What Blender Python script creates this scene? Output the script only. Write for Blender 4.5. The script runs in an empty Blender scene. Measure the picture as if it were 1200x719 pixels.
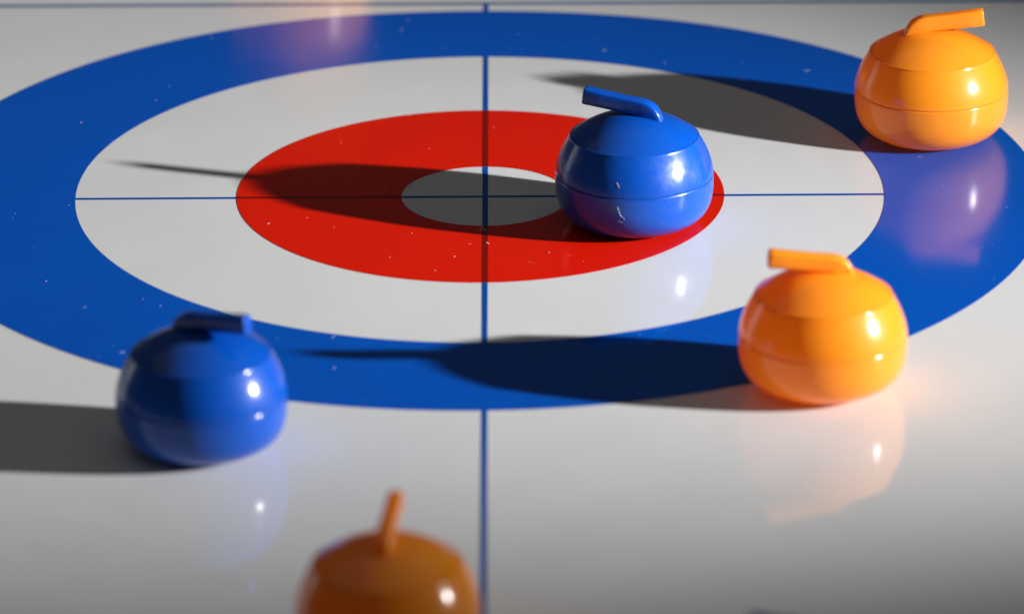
import bpy, math, random
from mathutils import Matrix, Vector, noise

scene = bpy.context.scene
col = scene.collection
random.seed(7)

# ------------------------------------------------------------------ camera
cam_data = bpy.data.cameras.new("Camera")
cam = bpy.data.objects.new("Camera", cam_data)
col.objects.link(cam)
scene.camera = cam
cam_data.sensor_fit = 'HORIZONTAL'
cam_data.sensor_width = 36.0
cam_data.lens = 230.596
cam_data.clip_start = 0.05
cam_data.clip_end = 50.0
CR = Vector((0.99998276, -0.00239895, -0.00535864))
CU = Vector((0.00586554, 0.36841289, 0.92964377))
CF = Vector((0.00025598, 0.92965918, -0.36842062))
cam.matrix_world = Matrix(((CR.x, CU.x, -CF.x, 0.009344544),
                           (CR.y, CU.y, -CF.y, -1.964732),
                           (CR.z, CU.z, -CF.z, 0.73963762),
                           (0, 0, 0, 1)))
cam_data.dof.use_dof = True
cam_data.dof.focus_distance = 2.086
cam_data.dof.aperture_fstop = 9.8

# ------------------------------------------------------------------ world: a dim room
world = bpy.data.worlds.new("World")
scene.world = world
world.use_nodes = True
bg = world.node_tree.nodes["Background"]
bg.inputs["Color"].default_value = (0.94, 0.98, 1.0, 1)
bg.inputs["Strength"].default_value = 0.024

# ------------------------------------------------------------------ lamps
def aim(o, target):
    o.rotation_euler = (Vector(target) - o.location).to_track_quat('-Z', 'Y').to_euler()

LAMP = Vector((1.006, -0.357, 0.329))
sd = bpy.data.lights.new("spot_lamp", 'SPOT')
sd.energy = 183.0
sd.color = (1.0, 0.992, 0.985)
sd.shadow_soft_size = 0.016
sd.spot_size = math.radians(47.2)
sd.spot_blend = 1.0
spot = bpy.data.objects.new("spot_lamp", sd)
col.objects.link(spot)
spot.location = LAMP
aim(spot, (-2.83, 0.825, 0.0))

ad = bpy.data.lights.new("window_light", 'AREA')
ad.shape = 'RECTANGLE'
ad.size = 0.30
ad.size_y = 0.42
ad.energy = 0.45
ad.color = (0.93, 0.97, 1.0)
win = bpy.data.objects.new("window_light", ad)
col.objects.link(win)
win.location = (-1.15, 0.62, 0.20)
aim(win, (0, -0.08, 0.02))

cd_ = bpy.data.lights.new("overhead_fill", 'AREA')  # added soft fill for overhead ambient bounce, not an actual ceiling lamp
cd_.shape = 'RECTANGLE'
cd_.size = 2.8
cd_.size_y = 2.8
cd_.energy = 3.2
cd_.color = (1.0, 0.98, 0.95)
fill = bpy.data.objects.new("overhead_fill", cd_)
col.objects.link(fill)
fill.location = (-0.1, -0.1, 1.8)

# ------------------------------------------------------------------ render / view
scene.render.engine = 'CYCLES'
scene.cycles.use_denoising = True
scene.cycles.max_bounces = 10
scene.cycles.sample_clamp_indirect = 6.0
scene.cycles.blur_glossy = 0.2
scene.cycles.caustics_reflective = True
vs = scene.view_settings
vs.view_transform = 'Standard'
vs.look = 'None'
vs.exposure = 0.0
vs.gamma = 1.0
vs.use_curve_mapping = False


# ------------------------------------------------------------------ materials
def mat_new(name):
    m = bpy.data.materials.new(name)
    m.use_nodes = True
    nt = m.node_tree
    return m, nt, nt.nodes["Principled BSDF"]


def world_pos(nt):
    return nt.nodes.new("ShaderNodeNewGeometry").outputs["Position"]


def noise_tex(nt, vec, scale, detail=3.0, rough=0.5):
    n = nt.nodes.new("ShaderNodeTexNoise")
    n.inputs["Scale"].default_value = scale
    n.inputs["Detail"].default_value = detail
    n.inputs["Roughness"].default_value = rough
    nt.links.new(vec, n.inputs["Vector"])
    return n.outputs["Fac"]


def map_range(nt, val, a, b, c, d):
    n = nt.nodes.new("ShaderNodeMapRange")
    n.inputs["From Min"].default_value = a
    n.inputs["From Max"].default_value = b
    n.inputs["To Min"].default_value = c
    n.inputs["To Max"].default_value = d
    nt.links.new(val, n.inputs["Value"])
    return n.outputs["Result"]


def mix_col(nt, fac, a, b):
    n = nt.nodes.new("ShaderNodeMix")
    n.data_type = 'RGBA'
    n.inputs[6].default_value = (*a, 1)
    n.inputs[7].default_value = (*b, 1)
    nt.links.new(fac, n.inputs[0])
    return n.outputs[2]


def sheet_material(name, colour, vary):
    """Glossy laminated print: even ink, faint cloudiness, waves in the film."""
    m, nt, b = mat_new(name)
    pos = world_pos(nt)
    cloud = noise_tex(nt, pos, 22.0, 4.0, 0.6)
    f = map_range(nt, cloud, 0.3, 0.7, 0.0, 1.0)
    nt.links.new(mix_col(nt, f, colour, tuple(c * vary for c in colour)), b.inputs["Base Color"])
    smear = noise_tex(nt, pos, 60.0, 5.0, 0.65)
    base_r = map_range(nt, smear, 0.3, 0.75, 0.045, 0.085)
    sep = nt.nodes.new("ShaderNodeSeparateXYZ")
    nt.links.new(pos, sep.inputs[0])
    far = map_range(nt, sep.outputs["Y"], -0.10, 0.06, 0.0, 0.16)     # the far half is more worn
    sm = nt.nodes.new("ShaderNodeMath")
    sm.operation = 'ADD'
    nt.links.new(base_r, sm.inputs[0])
    nt.links.new(far, sm.inputs[1])
    nt.links.new(sm.outputs[0], b.inputs["Roughness"])
    b.inputs["IOR"].default_value = 1.47
    wave = noise_tex(nt, pos, 26.0, 1.0, 0.4)
    bump = nt.nodes.new("ShaderNodeBump")
    bump.inputs["Strength"].default_value = 1.0
    bump.inputs["Distance"].default_value = 0.00022
    nt.links.new(wave, bump.inputs["Height"])
    nt.links.new(bump.outputs["Normal"], b.inputs["Normal"])
    return m


M_WHITE = sheet_material("sheet_white", (0.735, 0.74, 0.74), 0.965)
M_BLUE = sheet_material("ink_blue", (0.0, 0.092, 0.52), 0.94)
M_LINE = sheet_material("ink_line_blue", (0.0, 0.078, 0.40), 0.95)
M_RED = sheet_material("ink_red", (0.76, 0.011, 0.0008), 0.94)
M_OVER = sheet_material("ink_overprint", (0.23, 0.004, 0.001), 0.95)
M_BACK = sheet_material("ink_back_line", (0.08, 0.16, 0.33), 0.95)


def plastic(name, colour, colour2, sss, sss_scale, sss_radius, r0, r1, scuff, through=None):
    m, nt, b = mat_new(name)
    tc = nt.nodes.new("ShaderNodeTexCoord").outputs["Object"]
    f = map_range(nt, noise_tex(nt, tc, 60.0, 3.0, 0.5), 0.3, 0.7, 0.0, 1.0)
    nt.links.new(mix_col(nt, f, colour, colour2), b.inputs["Base Color"])
    smudge = noise_tex(nt, tc, 95.0, 6.0, 0.7)
    b.inputs["Roughness"].default_value = 0.45
    b.inputs["Specular IOR Level"].default_value = 0.12
    b.inputs["IOR"].default_value = 1.45
    b.inputs["Coat Weight"].default_value = 1.0
    b.inputs["Coat IOR"].default_value = 1.42
    nt.links.new(map_range(nt, smudge, 0.38, 0.68, r0, r1), b.inputs["Coat Roughness"])
    b.inputs["Subsurface Weight"].default_value = sss
    b.inputs["Subsurface Radius"].default_value = sss_radius
    b.inputs["Subsurface Scale"].default_value = sss_scale
    fine = noise_tex(nt, tc, 420.0, 4.0, 0.6)
    broad = noise_tex(nt, tc, 55.0, 2.0, 0.5)
    add = nt.nodes.new("ShaderNodeMath")
    add.operation = 'MULTIPLY_ADD'
    add.inputs[1].default_value = scuff
    nt.links.new(fine, add.inputs[0])
    nt.links.new(broad, add.inputs[2])
    bump = nt.nodes.new("ShaderNodeBump")
    bump.inputs["Strength"].default_value = 1.0
    bump.inputs["Distance"].default_value = 0.00012
    nt.links.new(add.outputs[0], bump.inputs["Height"])
    nt.links.new(bump.outputs["Normal"], b.inputs["Normal"])
    nt.links.new(bump.outputs["Normal"], b.inputs["Coat Normal"])
    if through:                                   # thin hollow shell that lets light through
        tr = nt.nodes.new("ShaderNodeBsdfTranslucent")
        tr.inputs["Color"].default_value = (*through, 1)
        both = nt.nodes.new("ShaderNodeAddShader")
        nt.links.new(b.outputs[0], both.inputs[0])
        nt.links.new(tr.outputs[0], both.inputs[1])
        nt.links.new(both.outputs[0], nt.nodes["Material Output"].inputs["Surface"])
    return m


BLUE_A, BLUE_B = (0.0, 0.066, 0.40), (0.0, 0.060, 0.37)
M_PB = plastic("plastic_blue", BLUE_A, BLUE_B, 0.12, 0.006, (0.15, 0.4, 1.0), 0.12, 0.20, 0.06)
M_PBS = plastic("plastic_blue_scuffed", BLUE_A, BLUE_B, 0.12, 0.006, (0.15, 0.4, 1.0), 0.13, 0.42, 0.34)
M_PO = plastic("plastic_orange", (0.62, 0.235, 0.011), (0.61, 0.222, 0.010), 0.0, 0.003, (1.0, 0.34, 0.05), 0.11, 0.18, 0.05, (0.38, 0.160, 0.002))
m_dust, nt_d, b_d = mat_new("lint_white")
b_d.inputs["Base Color"].default_value = (0.8, 0.8, 0.78, 1)
b_d.inputs["Roughness"].default_value = 0.7
M_DUST = m_dust


# ------------------------------------------------------------------ helpers
def mesh_obj(name, verts, faces, mat, parent=None, smooth=True):
    me = bpy.data.meshes.new(name)
    me.from_pydata(verts, [], faces)
    me.update()
    if smooth:
        me.polygons.foreach_set("use_smooth", [True] * len(me.polygons))
    me.materials.append(mat)
    o = bpy.data.objects.new(name, me)
    col.objects.link(o)
    if parent:
        o.parent = parent
    return o


# ------------------------------------------------------------------ the playing sheet
U = 0.078
CX, CY = 0.001519, -0.002643         # where the printed cross lines meet
R_BUT, R_RED, R_WHITE, R_OUT = 0.02674, 0.0780, 0.12937, 0.18178
C_BUT, C_RED, C_WHITE, C_OUT = (0.0015, -0.00215), (0, 0), (-0.00016, 0.00184), (-0.0017, 0.00073)

X0, X1, Y0, Y1 = -0.42, 0.42, -0.80, 0.52
T = 0.0012
v, f = [], []
for z in (-T, 0.0):
    v += [(X0, Y0, z), (X1, Y0, z), (X1, Y1, z), (X0, Y1, z)]
f = [(3, 2, 1, 0), (4, 5, 6, 7), (0, 1, 5, 4), (1, 2, 6, 5), (2, 3, 7, 6), (3, 0, 4, 7)]
sheet = mesh_obj("playing_sheet", v, f, M_WHITE, smooth=False)
sheet["kind"] = "structure"
sheet["label"] = "glossy white curling sheet printed with blue and red target rings"


def ring(name, mat, z, ri, ci, ro, co, flat=0.0, n=360):
    vv, ff = [], []
    for i in range(n):
        a = 2 * math.pi * i / n
        d = math.degrees(a) - 90
        k = 1 - flat * math.exp(-(d / 24.0) ** 2)
        ca, sa = math.cos(a), math.sin(a)
        vv.append((ci[0] + ri * ca, ci[1] + ri * sa, z))
        vv.append((co[0] + ro * k * ca, co[1] + ro * k * sa, z))
    for i in range(n):
        j = (i + 1) % n
        ff.append((2 * i, 2 * i + 1, 2 * j + 1, 2 * j))
    return mesh_obj(name, vv, ff, mat, sheet, smooth=False)


o = ring("outer_ring", M_BLUE, 0.00010, R_WHITE, C_WHITE, R_OUT, C_OUT, flat=0.021)
o["label"] = "wide blue outer ring"
o = ring("inner_ring", M_RED, 0.00010, R_BUT, C_BUT, R_RED, C_RED)
o["label"] = "red inner ring"


def strip(name, mat, z, x0, y0, x1, y1, w):
    d = Vector((x1 - x0, y1 - y0)).normalized()
    nx, ny = -d.y * w / 2, d.x * w / 2
    vv = [(x0 - nx, y0 - ny, z), (x1 - nx, y1 - ny, z), (x1 + nx, y1 + ny, z), (x0 + nx, y0 + ny, z)]
    return mesh_obj(name, vv, [(0, 1, 2, 3)], mat, sheet, smooth=False)


LW = 0.00178
BACK_Y = 0.1868
strip("center_line", M_LINE, 0.00006, CX, Y0 + 0.02, CX, BACK_Y - 0.0005, LW)["label"] = "blue centre line along the sheet"
strip("tee_line", M_LINE, 0.00005, C_WHITE[0] - R_WHITE - 0.002, CY, C_WHITE[0] + R_WHITE + 0.002, CY, LW)["label"] = "thin blue line across the target"
strip("back_line", M_BACK, 0.00005, X0 + 0.02, BACK_Y + 0.0004, X1 - 0.02, BACK_Y - 0.0008, 0.0030)["label"] = "blue line across the sheet behind the target"


def edge(c, r, x=None, y=None, s=1):
    if x is not None:
        return c[1] + s * math.sqrt(r * r - (x - c[0]) ** 2)
    return c[0] + s * math.sqrt(r * r - (y - c[1]) ** 2)


for s in (1, -1):
    strip("line_overprint", M_OVER, 0.00014, CX, edge(C_BUT, R_BUT, x=CX, s=s), CX, edge(C_RED, R_RED, x=CX, s=s), LW * 1.05)
    strip("line_overprint", M_OVER, 0.00014, edge(C_BUT, R_BUT, y=CY, s=s), CY, edge(C_RED, R_RED, y=CY, s=s), CY, LW)

# ------------------------------------------------------------------ the stones
R = 0.025007
N = 160


def lathe(profile, n=N):
    """profile: list of (r, z); closed on the axis where r is 0."""
    vv, ff, rows = [], [], []
    for r, z in profile:
        if r < 1e-9:
            rows.append([len(vv)])
            vv.append((0, 0, z))
        else:
            rows.append(list(range(len(vv), len(vv) + n)))
            for i in range(n):
                a = 2 * math.pi * i / n
                vv.append((r * math.cos(a), r * math.sin(a), z))
    for a, b in zip(rows[:-1], rows[1:]):
        for i in range(n):
            j = (i + 1) % n
            if len(a) == 1:
                ff.append((a[0], b[j], b[i]))
            elif len(b) == 1:
                ff.append((a[i], a[j], b[0]))
            else:
                ff.append((a[i], a[j], b[j], b[i]))
    return vv, ff


Z_MAX, Z_SEAM, Z_RIM, R_RIM, Z_TOP = 0.650, 0.675, 1.165, 0.808, 1.448
N_LOW, D_LOW = 3.4, 0.675


def low_r(z):
    t = max(0.0, Z_MAX - z) / D_LOW
    return max(0.0, 1 - t ** N_LOW) ** (1 / N_LOW)


def up_r(z):
    d = z - Z_MAX
    t = d / (Z_RIM - Z_MAX)
    return 1.0 - 0.42 * 0.615 * (d - 0.217 * (1 - math.exp(-d / 0.217))) - 0.58 * (1.0 - R_RIM - 0.006) * t ** 1.9


G = 0.007   # half the seam groove
low = [(0.0, 0.0)]
rb = low_r(0.006)
low += [(rb * 0.5, 0.0), (rb * 0.93, 0.0)]
for i in range(0, 41):
    a = i / 40
    z = 0.006 + (Z_SEAM - G - 0.006) * a ** 1.6
    low.append((low_r(z), z))
low += [(0.994, Z_SEAM - G * 0.45), (0.982, Z_SEAM - G * 0.1), (0.955, Z_SEAM)]
up = [(0.950, Z_SEAM - 0.02), (0.955, Z_SEAM + 0.0006), (0.982, Z_SEAM + G * 0.25), (0.994, Z_SEAM + G * 0.6)]
for i in range(0, 33):
    z = Z_SEAM + G + (Z_RIM - 0.02 - Z_SEAM - G) * i / 32
    up.append((up_r(z), z))
up += [(up_r(Z_RIM - 0.012), Z_RIM - 0.012), (R_RIM + 0.010, Z_RIM - 0.001), (R_RIM + 0.004, Z_RIM + 0.004),
       (R_RIM - 0.004, Z_RIM + 0.005), (R_RIM - 0.020, Z_RIM + 0.003)]
lid = [(R_RIM - 0.010, Z_RIM - 0.03), (R_RIM - 0.0065, Z_RIM + 0.0045)]
for i in range(1, 33):
    a = i / 32
    r = (R_RIM - 0.0065) * math.cos(a * math.pi / 2)
    rr = r / (R_RIM - 0.0065)
    z = Z_RIM + 0.0045 + (Z_TOP - Z_RIM - 0.0045) * (1 - rr ** 2.15)
    lid.append((r if i < 32 else 0.0, z))


def scaled(p):
    return [(r * R, z * R) for r, z in p]


def handle_mesh():
    # swept bar, local x is the way the handle points
    path = [(-0.285, 1.30), (-0.268, 1.37), (-0.245, 1.43), (-0.208, 1.485), (-0.150, 1.522), (-0.080, 1.543),
            (0.0, 1.554), (0.15, 1.572), (0.40, 1.604), (0.628, 1.6335), (0.648, 1.6360), (0.658, 1.6373), (0.662, 1.6378)]
    hw = [0.080, 0.082, 0.086, 0.092, 0.095, 0.093, 0.090, 0.088, 0.087, 0.087, 0.084, 0.077, 0.062]
    hh = [0.105, 0.107, 0.110, 0.114, 0.114, 0.108, 0.104, 0.103, 0.106, 0.109, 0.107, 0.101, 0.086]
    ns = 28
    vv, ff = [], []
    for k, (x, z) in enumerate(path):
        a = path[max(0, k - 1)]
        b = path[min(len(path) - 1, k + 1)]
        t = Vector((b[0] - a[0], b[1] - a[1])).normalized()
        up_v = Vector((-t.y, t.x))
        for i in range(ns):
            th = 2 * math.pi * (i + 0.5) / ns
            c, s = math.cos(th), math.sin(th)
            e = 2 / 5.0
            y = hw[k] * math.copysign(abs(c) ** e, c)
            w = hh[k] * math.copysign(abs(s) ** e, s)
            vv.append(((x + up_v.x * w) * R, y * R, (z + up_v.y * w) * R))
    for k in range(len(path) - 1):
        for i in range(ns):
            j = (i + 1) % ns
            ff.append((k * ns + i, k * ns + j, (k + 1) * ns + j, (k + 1) * ns + i))
    ff.append(tuple(range((len(path) - 1) * ns, len(path) * ns)))
    ff.append(tuple(reversed(range(ns))))
    return vv, ff


def make_stone(mat, loc, turn, label, group):
    e = bpy.data.objects.new("curling_stone", None)
    col.objects.link(e)
    e.empty_display_size = 0.02
    e.location = loc
    e["label"] = label
    e["category"] = "curling stone"
    e["group"] = group
    parts = []
    for nm, pr in (("lower_shell", low), ("upper_shell", up), ("lid", lid)):
        parts.append(mesh_obj(nm, *lathe(scaled(pr)), mat, e))
    parts.append(mesh_obj("handle", *handle_mesh(), mat, e))
    e.rotation_euler.z = math.radians(turn)
    return e, parts


def copy_stone(src, loc, turn, label, mat=None):
    e0, parts = src
    e = e0.copy()
    col.objects.link(e)
    e.location = loc
    e.rotation_euler.z = math.radians(turn)
    e["label"] = label
    for p in parts:
        c = p.copy()
        if mat:
            c.data = p.data.copy()
            c.data.materials[0] = mat
        c.parent = e
        col.objects.link(c)
    return e


Z = 0.00015
blue = make_stone(M_PBS, (0.04869, -0.02607, Z), 163,
                  "shiny blue curling stone standing on the red ring beside the button", "blue stones on the sheet")
orange = make_stone(M_PO, (0.14724, 0.05171, Z), -2,
                    "orange curling stone on the far right part of the blue ring", "orange stones on the sheet")
copy_stone(orange, (0.10182, -0.16276, Z), 185,
           "orange curling stone on white at the near right edge of the blue ring")
copy_stone(blue, (-0.08034, -0.20636, Z), -30,
           "blurred blue curling stone on white at the near left edge of the blue ring", M_PB)
copy_stone(orange, (-0.02397, -0.35764, Z), 82,
           "dim orange curling stone nearest the camera, cut off by the bottom edge")
copy_stone(orange, (-0.06458, 0.22992, Z), 97,
           "orange curling stone beyond the far line, seen only as a reflection in the sheet")

copy_stone(blue, (0.08667, -0.42484, Z), 178,
           "blue curling stone below the picture, its handle just touching the bottom edge")

# ------------------------------------------------------------------ lint and dust
def add_fibre(vv, ff, pts, w):
    """A thin triangular thread through the points."""
    base = len(vv)
    for k, p in enumerate(pts):
        a, b = pts[max(0, k - 1)], pts[min(len(pts) - 1, k + 1)]
        t = (b - a).normalized()
        s = t.cross(Vector((0, 0, 1)))
        s = s.normalized() if s.length > 1e-6 else Vector((1, 0, 0))
        n = s.cross(t)
        for q in range(3):
            th = 2 * math.pi * q / 3
            vv.append(tuple(p + (s * math.cos(th) + n * math.sin(th)) * w))
    for k in range(len(pts) - 1):
        for q in range(3):
            r = (q + 1) % 3
            i = base + 3 * k
            ff.append((i + q, i + r, i + 3 + r, i + 3 + q))


def add_speck(vv, ff, c, s):
    base = len(vv)
    for d in ((1, 0, 0), (-1, 0, 0), (0, 1, 0), (0, -1, 0), (0, 0, 1), (0, 0, -1)):
        k = s * random.uniform(0.6, 1.3)
        vv.append((c.x + d[0] * k, c.y + d[1] * k, c.z + d[2] * k * 0.6))
    for t in ((0, 2, 4), (2, 1, 4), (1, 3, 4), (3, 0, 4), (2, 0, 5), (1, 2, 5), (3, 1, 5), (0, 3, 5)):
        ff.append(tuple(base + i for i in t))


def inked(x, y):
    d = math.hypot(x, y)
    return R_BUT < d < R_RED or R_WHITE < d < R_OUT


vv, ff = [], []
for i in range(420):
    x, y = random.uniform(-0.2, 0.21), random.uniform(-0.20, 0.19)
    if inked(x, y):
        add_speck(vv, ff, Vector((x, y, 0.00024)), random.choice((0.00007, 0.0001, 0.00013, 0.00013, 0.0002)))


def hair(x, y, a, L, bend, w=0.00005):
    pts, p = [], Vector((x, y, 0.00024))
    for k in range(7):
        pts.append(p.copy())
        a += bend / 6
        p += Vector((math.cos(a), math.sin(a), 0.05)) * L / 6
    add_fibre(vv, ff, pts, w)


for i in range(46):
    x, y = random.uniform(-0.17, 0.19), random.uniform(-0.18, 0.16)
    if inked(x, y):
        hair(x, y, random.uniform(0, 6.28), random.uniform(0.0008, 0.0022), random.uniform(-1.6, 1.6), 0.00004)
# a tuft of lint where the centre line leaves the button
hair(0.0002, -0.0322, 1.0, 0.0030, 0.9, 0.00009)
hair(-0.0004, -0.0334, 0.3, 0.0024, -0.8, 0.00008)
hair(0.0016, -0.0318, 2.2, 0.0018, 0.5, 0.00008)
for dx, dy in ((0.0021, -0.0440), (0.0026, -0.0447), (0.0150, -0.0405), (-0.0080, -0.0560), (0.0300, -0.0390), (0.0215, -0.0530)):
    add_speck(vv, ff, Vector((dx, dy, 0.00026)), 0.00022)
dust = mesh_obj("dust", vv, ff, M_DUST, smooth=False)
dust["kind"] = "stuff"
dust["label"] = "fine white dust and lint scattered over the sheet"
dust["category"] = "dust"


# lint clinging to the blue stone by the button
def on_stone(deg, z):
    """A point on the shell (local), deg measured from the stone's own x axis."""
    rr = (low_r(z) if z < Z_SEAM else up_r(z)) if z < Z_RIM else 0.0
    a = math.radians(deg)
    return Vector((math.cos(a) * rr * R, math.sin(a) * rr * R, z * R))


stone = blue[0]
turn = math.degrees(stone.rotation_euler.z)
vv, ff = [], []
for marks in ([(-103, 0.56), (-102, 0.50), (-101, 0.45), (-98, 0.40), (-100, 0.36), (-103, 0.37)],
              [(-104, 0.87), (-103.6, 0.82)], [(-104, 0.87), (-102.2, 0.81)], [(-102.2, 0.86), (-102.0, 0.81)]):
    add_fibre(vv, ff, [on_stone(d - turn, z) * 1.003 for d, z in marks], 0.000035)
for i in range(46):
    d, z = random.uniform(-165, -10), random.uniform(0.12, 1.1)
    p = on_stone(d - turn, z)
    add_speck(vv, ff, p * 1.001, random.choice((0.00006, 0.00008, 0.00011)))
lint = mesh_obj("lint", vv, ff, M_DUST, stone, smooth=False)
lint["kind"] = "stuff"
lint["label"] = "white lint and specks clinging to the stone"
